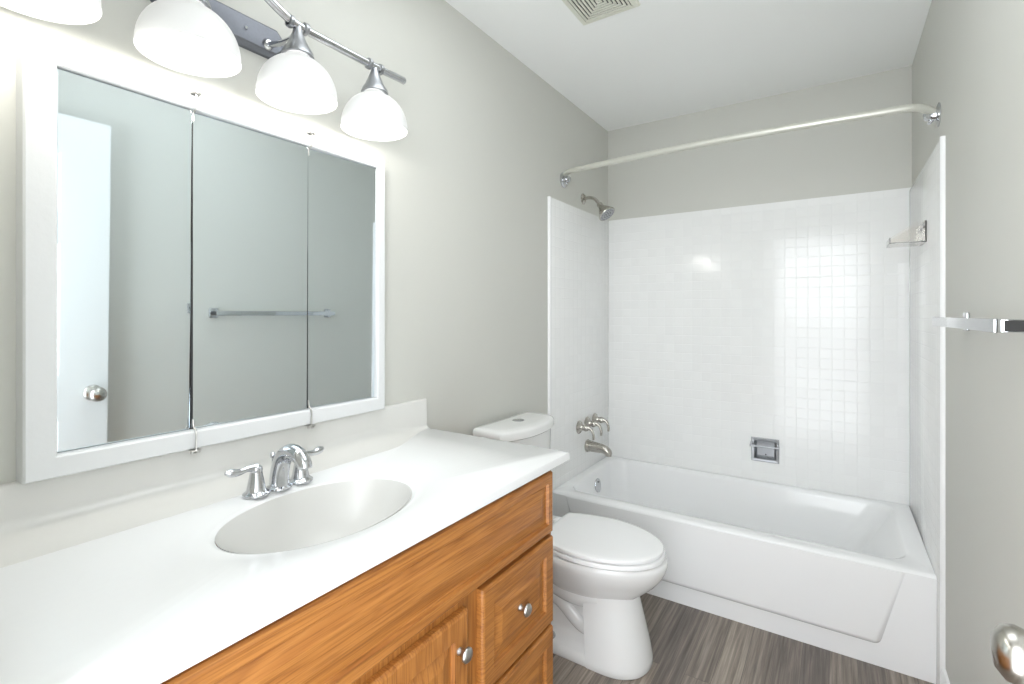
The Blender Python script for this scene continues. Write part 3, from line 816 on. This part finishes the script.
bm = BM(); a_, b_ = frame_of(hd)
lathe(bm, [(0.045, 0.0868), (0.044, 0.0885), (0.0, 0.0885)], ho, hd, 36)
obj('spray_face', bm, M_steel, hb)
bm = BM()
for rr, nn in ((0.010, 6), (0.021, 10), (0.036, 16)):
    for k in range(nn):
        c = ho + hd * 0.0885 + (a_ * math.cos(2 * PI * k / nn) + b_ * math.sin(2 * PI * k / nn)) * rr
        lathe(bm, [(0.0024, 0), (0.0018, 0.0016), (0, 0.0017)], c, hd, 8)
noz = obj('nozzles', bm, M_dark, hb); noz['kind'] = 'stuff'

# ================================================================= CURVED SHOWER ROD
rz = 2.027
rod = thing('shower_curtain_rod', 'curved satin metal shower curtain rod across the tub alcove', 'curtain rod', (W / 2, 2.325, rz))
bm = BM(); pts = []
for k in range(97):
    t = -1 + 2 * k / 96
    y = (2.365 + 2.250) / 2 - t * 0.0575 - 0.040 * (1 - t * t) - 0.040 * min(1.0, (1 - abs(t)) / 0.09) ** 0.6
    pts.append((W / 2 + t * (W / 2 - 0.012), y, rz - 0.014 * (t + 1) - 0.020 * max(0.0, (t - 0.93) / 0.07) ** 1.5))
tube(bm, pts, 0.0140, 18)
obj('rod', bm, M_rod, rod)
for s, x, fy_, fz_ in ((1, 0.0, 2.365, rz - 0.028), (-1, W, 2.250, rz - 0.054)):
    bm = BM()
    lathe(bm, [(0.0, 0.0), (0.041, 0.0), (0.041, 0.003), (0.033, 0.007), (0.021, 0.010), (0.019, 0.022), (0.0, 0.023)], (x, fy_, fz_), (s, 0, 0), 32)
    fl = obj('wall_flange', bm, M_chrome, rod)
    bm = BM()
    lathe(bm, [(0.0, 0), (0.016, 0.0), (0.0175, 0.010), (0.015, 0.022), (0.008, 0.026), (0, 0.027)], (x + s * 0.018, fy_, fz_ + 0.002), (s, -0.5, -0.25), 20)
    tube(bm, [(x + s * 0.014, fy_, fz_ - 0.006), (x + s * 0.028, fy_ - 0.005, fz_ - 0.028)], [0.009, 0.005], 12)
    obj('swivel_joint', bm, M_chrome, fl)

# ================================================================= SOAP DISH
sd = thing('soap_dish', 'recessed chrome soap dish with grab bar in the tiled back wall', 'soap dish', (0.904, B, 0.543))
bm = BM()
ox0, ox1, oz0_, oz1_ = 0.836, 0.972, 0.479, 0.608
def r4(i, y): return [(ox0 + i, y, oz0_ + i), (ox1 - i, y, oz0_ + i), (ox1 - i, y, oz1_ - i), (ox0 + i, y, oz1_ - i)]
loft(bm, [r4(0, B), r4(0.001, B - 0.004), r4(0.004, B - 0.006), r4(0.014, B - 0.005), r4(0.017, B - 0.002), r4(0.021, B + 0.030), r4(0.026, B + 0.034)], False, True)
obj('dish_body', bm, M_steel, sd, smooth=False)
bm = BM()
zb_ = 0.567
tube(bm, [(ox0 - 0.003, B - 0.030, zb_), (ox1 + 0.003, B - 0.030, zb_)], 0.006, 14)
for x in (ox0 + 0.005, ox1 - 0.005):
    box(bm, x - 0.005, x + 0.005, B - 0.033, B - 0.003, zb_ - 0.006, zb_ + 0.020, 0.002)
obj('grab_bar', bm, M_steel, sd)
bm = BM(); lathe(bm, [(0.004, 0), (0.0035, 0.002), (0, 0.0025)], (0.904, B + 0.034, 0.512), (0, -1, 0), 12); obj('screw', bm, M_dark, sd)
bm = BM()
for k in range(6): box(bm, ox0 + 0.028 + k * 0.014, ox0 + 0.034 + k * 0.014, B + 0.002, B + 0.030, 0.5005, 0.5045, 0.001, 1)
obj('drain_ribs', bm, M_steel, sd)

# ================================================================= CLEAR SOAP SHELF
cs = thing('soap_shelf', 'small clear plastic shelf high on the right tiled wall of the tub', 'shelf', (1.46, 2.52, 1.56))
q1, qa, qb, qx, zc = W - TT, 2.445, 2.590, 1.400, 1.556
bm = BM(); box(bm, qx, q1, qa, qb, zc, zc + 0.004, 0.001); obj('tray', bm, M_clear, cs, smooth=False)
bm = BM(); box(bm, qx, qx + 0.004, qa, qb, zc + 0.004, zc + 0.024, 0.001); obj('front_lip', bm, M_clear, cs, smooth=False)
for y in (qa, qb - 0.004):
    bm = BM()
    loft(bm, [[(qx + 0.004, yy, zc + 0.004), (q1, yy, zc + 0.004), (q1, yy, zc + 0.082), (q1 - 0.03, yy, zc + 0.078), (qx + 0.004, yy, zc + 0.024)] for yy in (y, y + 0.004)])
    obj('side_panel', bm, M_clear, cs, smooth=False)
bm = BM(); box(bm, q1 - 0.004, q1, qa + 0.004, qb - 0.004, zc + 0.004, zc + 0.082, 0.001); obj('back_plate', bm, M_clear, cs, smooth=False)
for y in (qa + 0.035, qb - 0.035):
    bm = BM(); lathe(bm, [(0.0, 0), (0.006, 0), (0.005, 0.004), (0, 0.005)], (q1 - 0.004, y, zc + 0.062), (-1, 0, 0), 12); obj('screw', bm, M_chrome, cs)

# ================================================================= TOWEL BAR
tw = thing('towel_bar', 'square chrome towel bar on the right wall beside the open door', 'towel bar', (W, 1.48, 1.258))
bm = BM(); box(bm, 1.450, 1.460, 1.166, 1.806, 1.246, 1.270, 0.0015); obj('bar', bm, M_chrome, tw)
for y in (1.176, 1.796):
    bm = BM()
    box(bm, 1.459, W - 0.008, y - 0.010, y + 0.010, 1.247, 1.269, 0.0012)
    box(bm, W - 0.009, W, y - 0.022, y + 0.022, 1.233, 1.283, 0.003)
    br_ = obj('bracket', bm, M_chrome, tw)
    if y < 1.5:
        bm = BM(); box(bm, 1.4635, W - 0.0095, y - 0.0112, y - 0.0098, 1.2485, 1.2675, 0.0004, 1); obj('end_reflection', bm, M_dark, br_, label='dark reflection painted on the bracket end face')  # thin black plate: dark reflection in the chrome put in as colour

# ================================================================= CEILING VENT
cv = thing('ceiling_vent', 'cream square exhaust fan grille on the white ceiling', 'vent', (0.486, 1.690, H))
vx0, vx1, vy0, vy1 = 0.368, 0.606, 1.586, 1.826
def sq(i, z): return [(vx0 + i, vy0 + i, z), (vx1 - i, vy0 + i, z), (vx1 - i, vy1 - i, z), (vx0 + i, vy1 - i, z)]
bm = BM(); loft(bm, [sq(0, H), sq(0.001, H - 0.004), sq(0.006, H - 0.010), sq(0.020, H - 0.013), sq(0.024, H - 0.013), sq(0.024, H - 0.002)], False, False); obj('cover_frame', bm, M_vent, cv, smooth=False)
bm = BM(); box(bm, vx0 + 0.022, vx1 - 0.022, vy0 + 0.022, vy1 - 0.022, H - 0.003, H - 0.0005); obj('dark_opening', bm, M_dark, cv, smooth=False, label='dark opening behind the louvres')
i = 0.0275; k = 0
while i < 0.109:
    bm = BM(); loft(bm, [sq(i, H - 0.010), sq(i, H - 0.013), sq(i + 0.008, H - 0.013), sq(i + 0.008, H - 0.010), sq(i, H - 0.010)], False, False)
    obj('louvre', bm, M_vent, cv, smooth=False)
    i += 0.0135
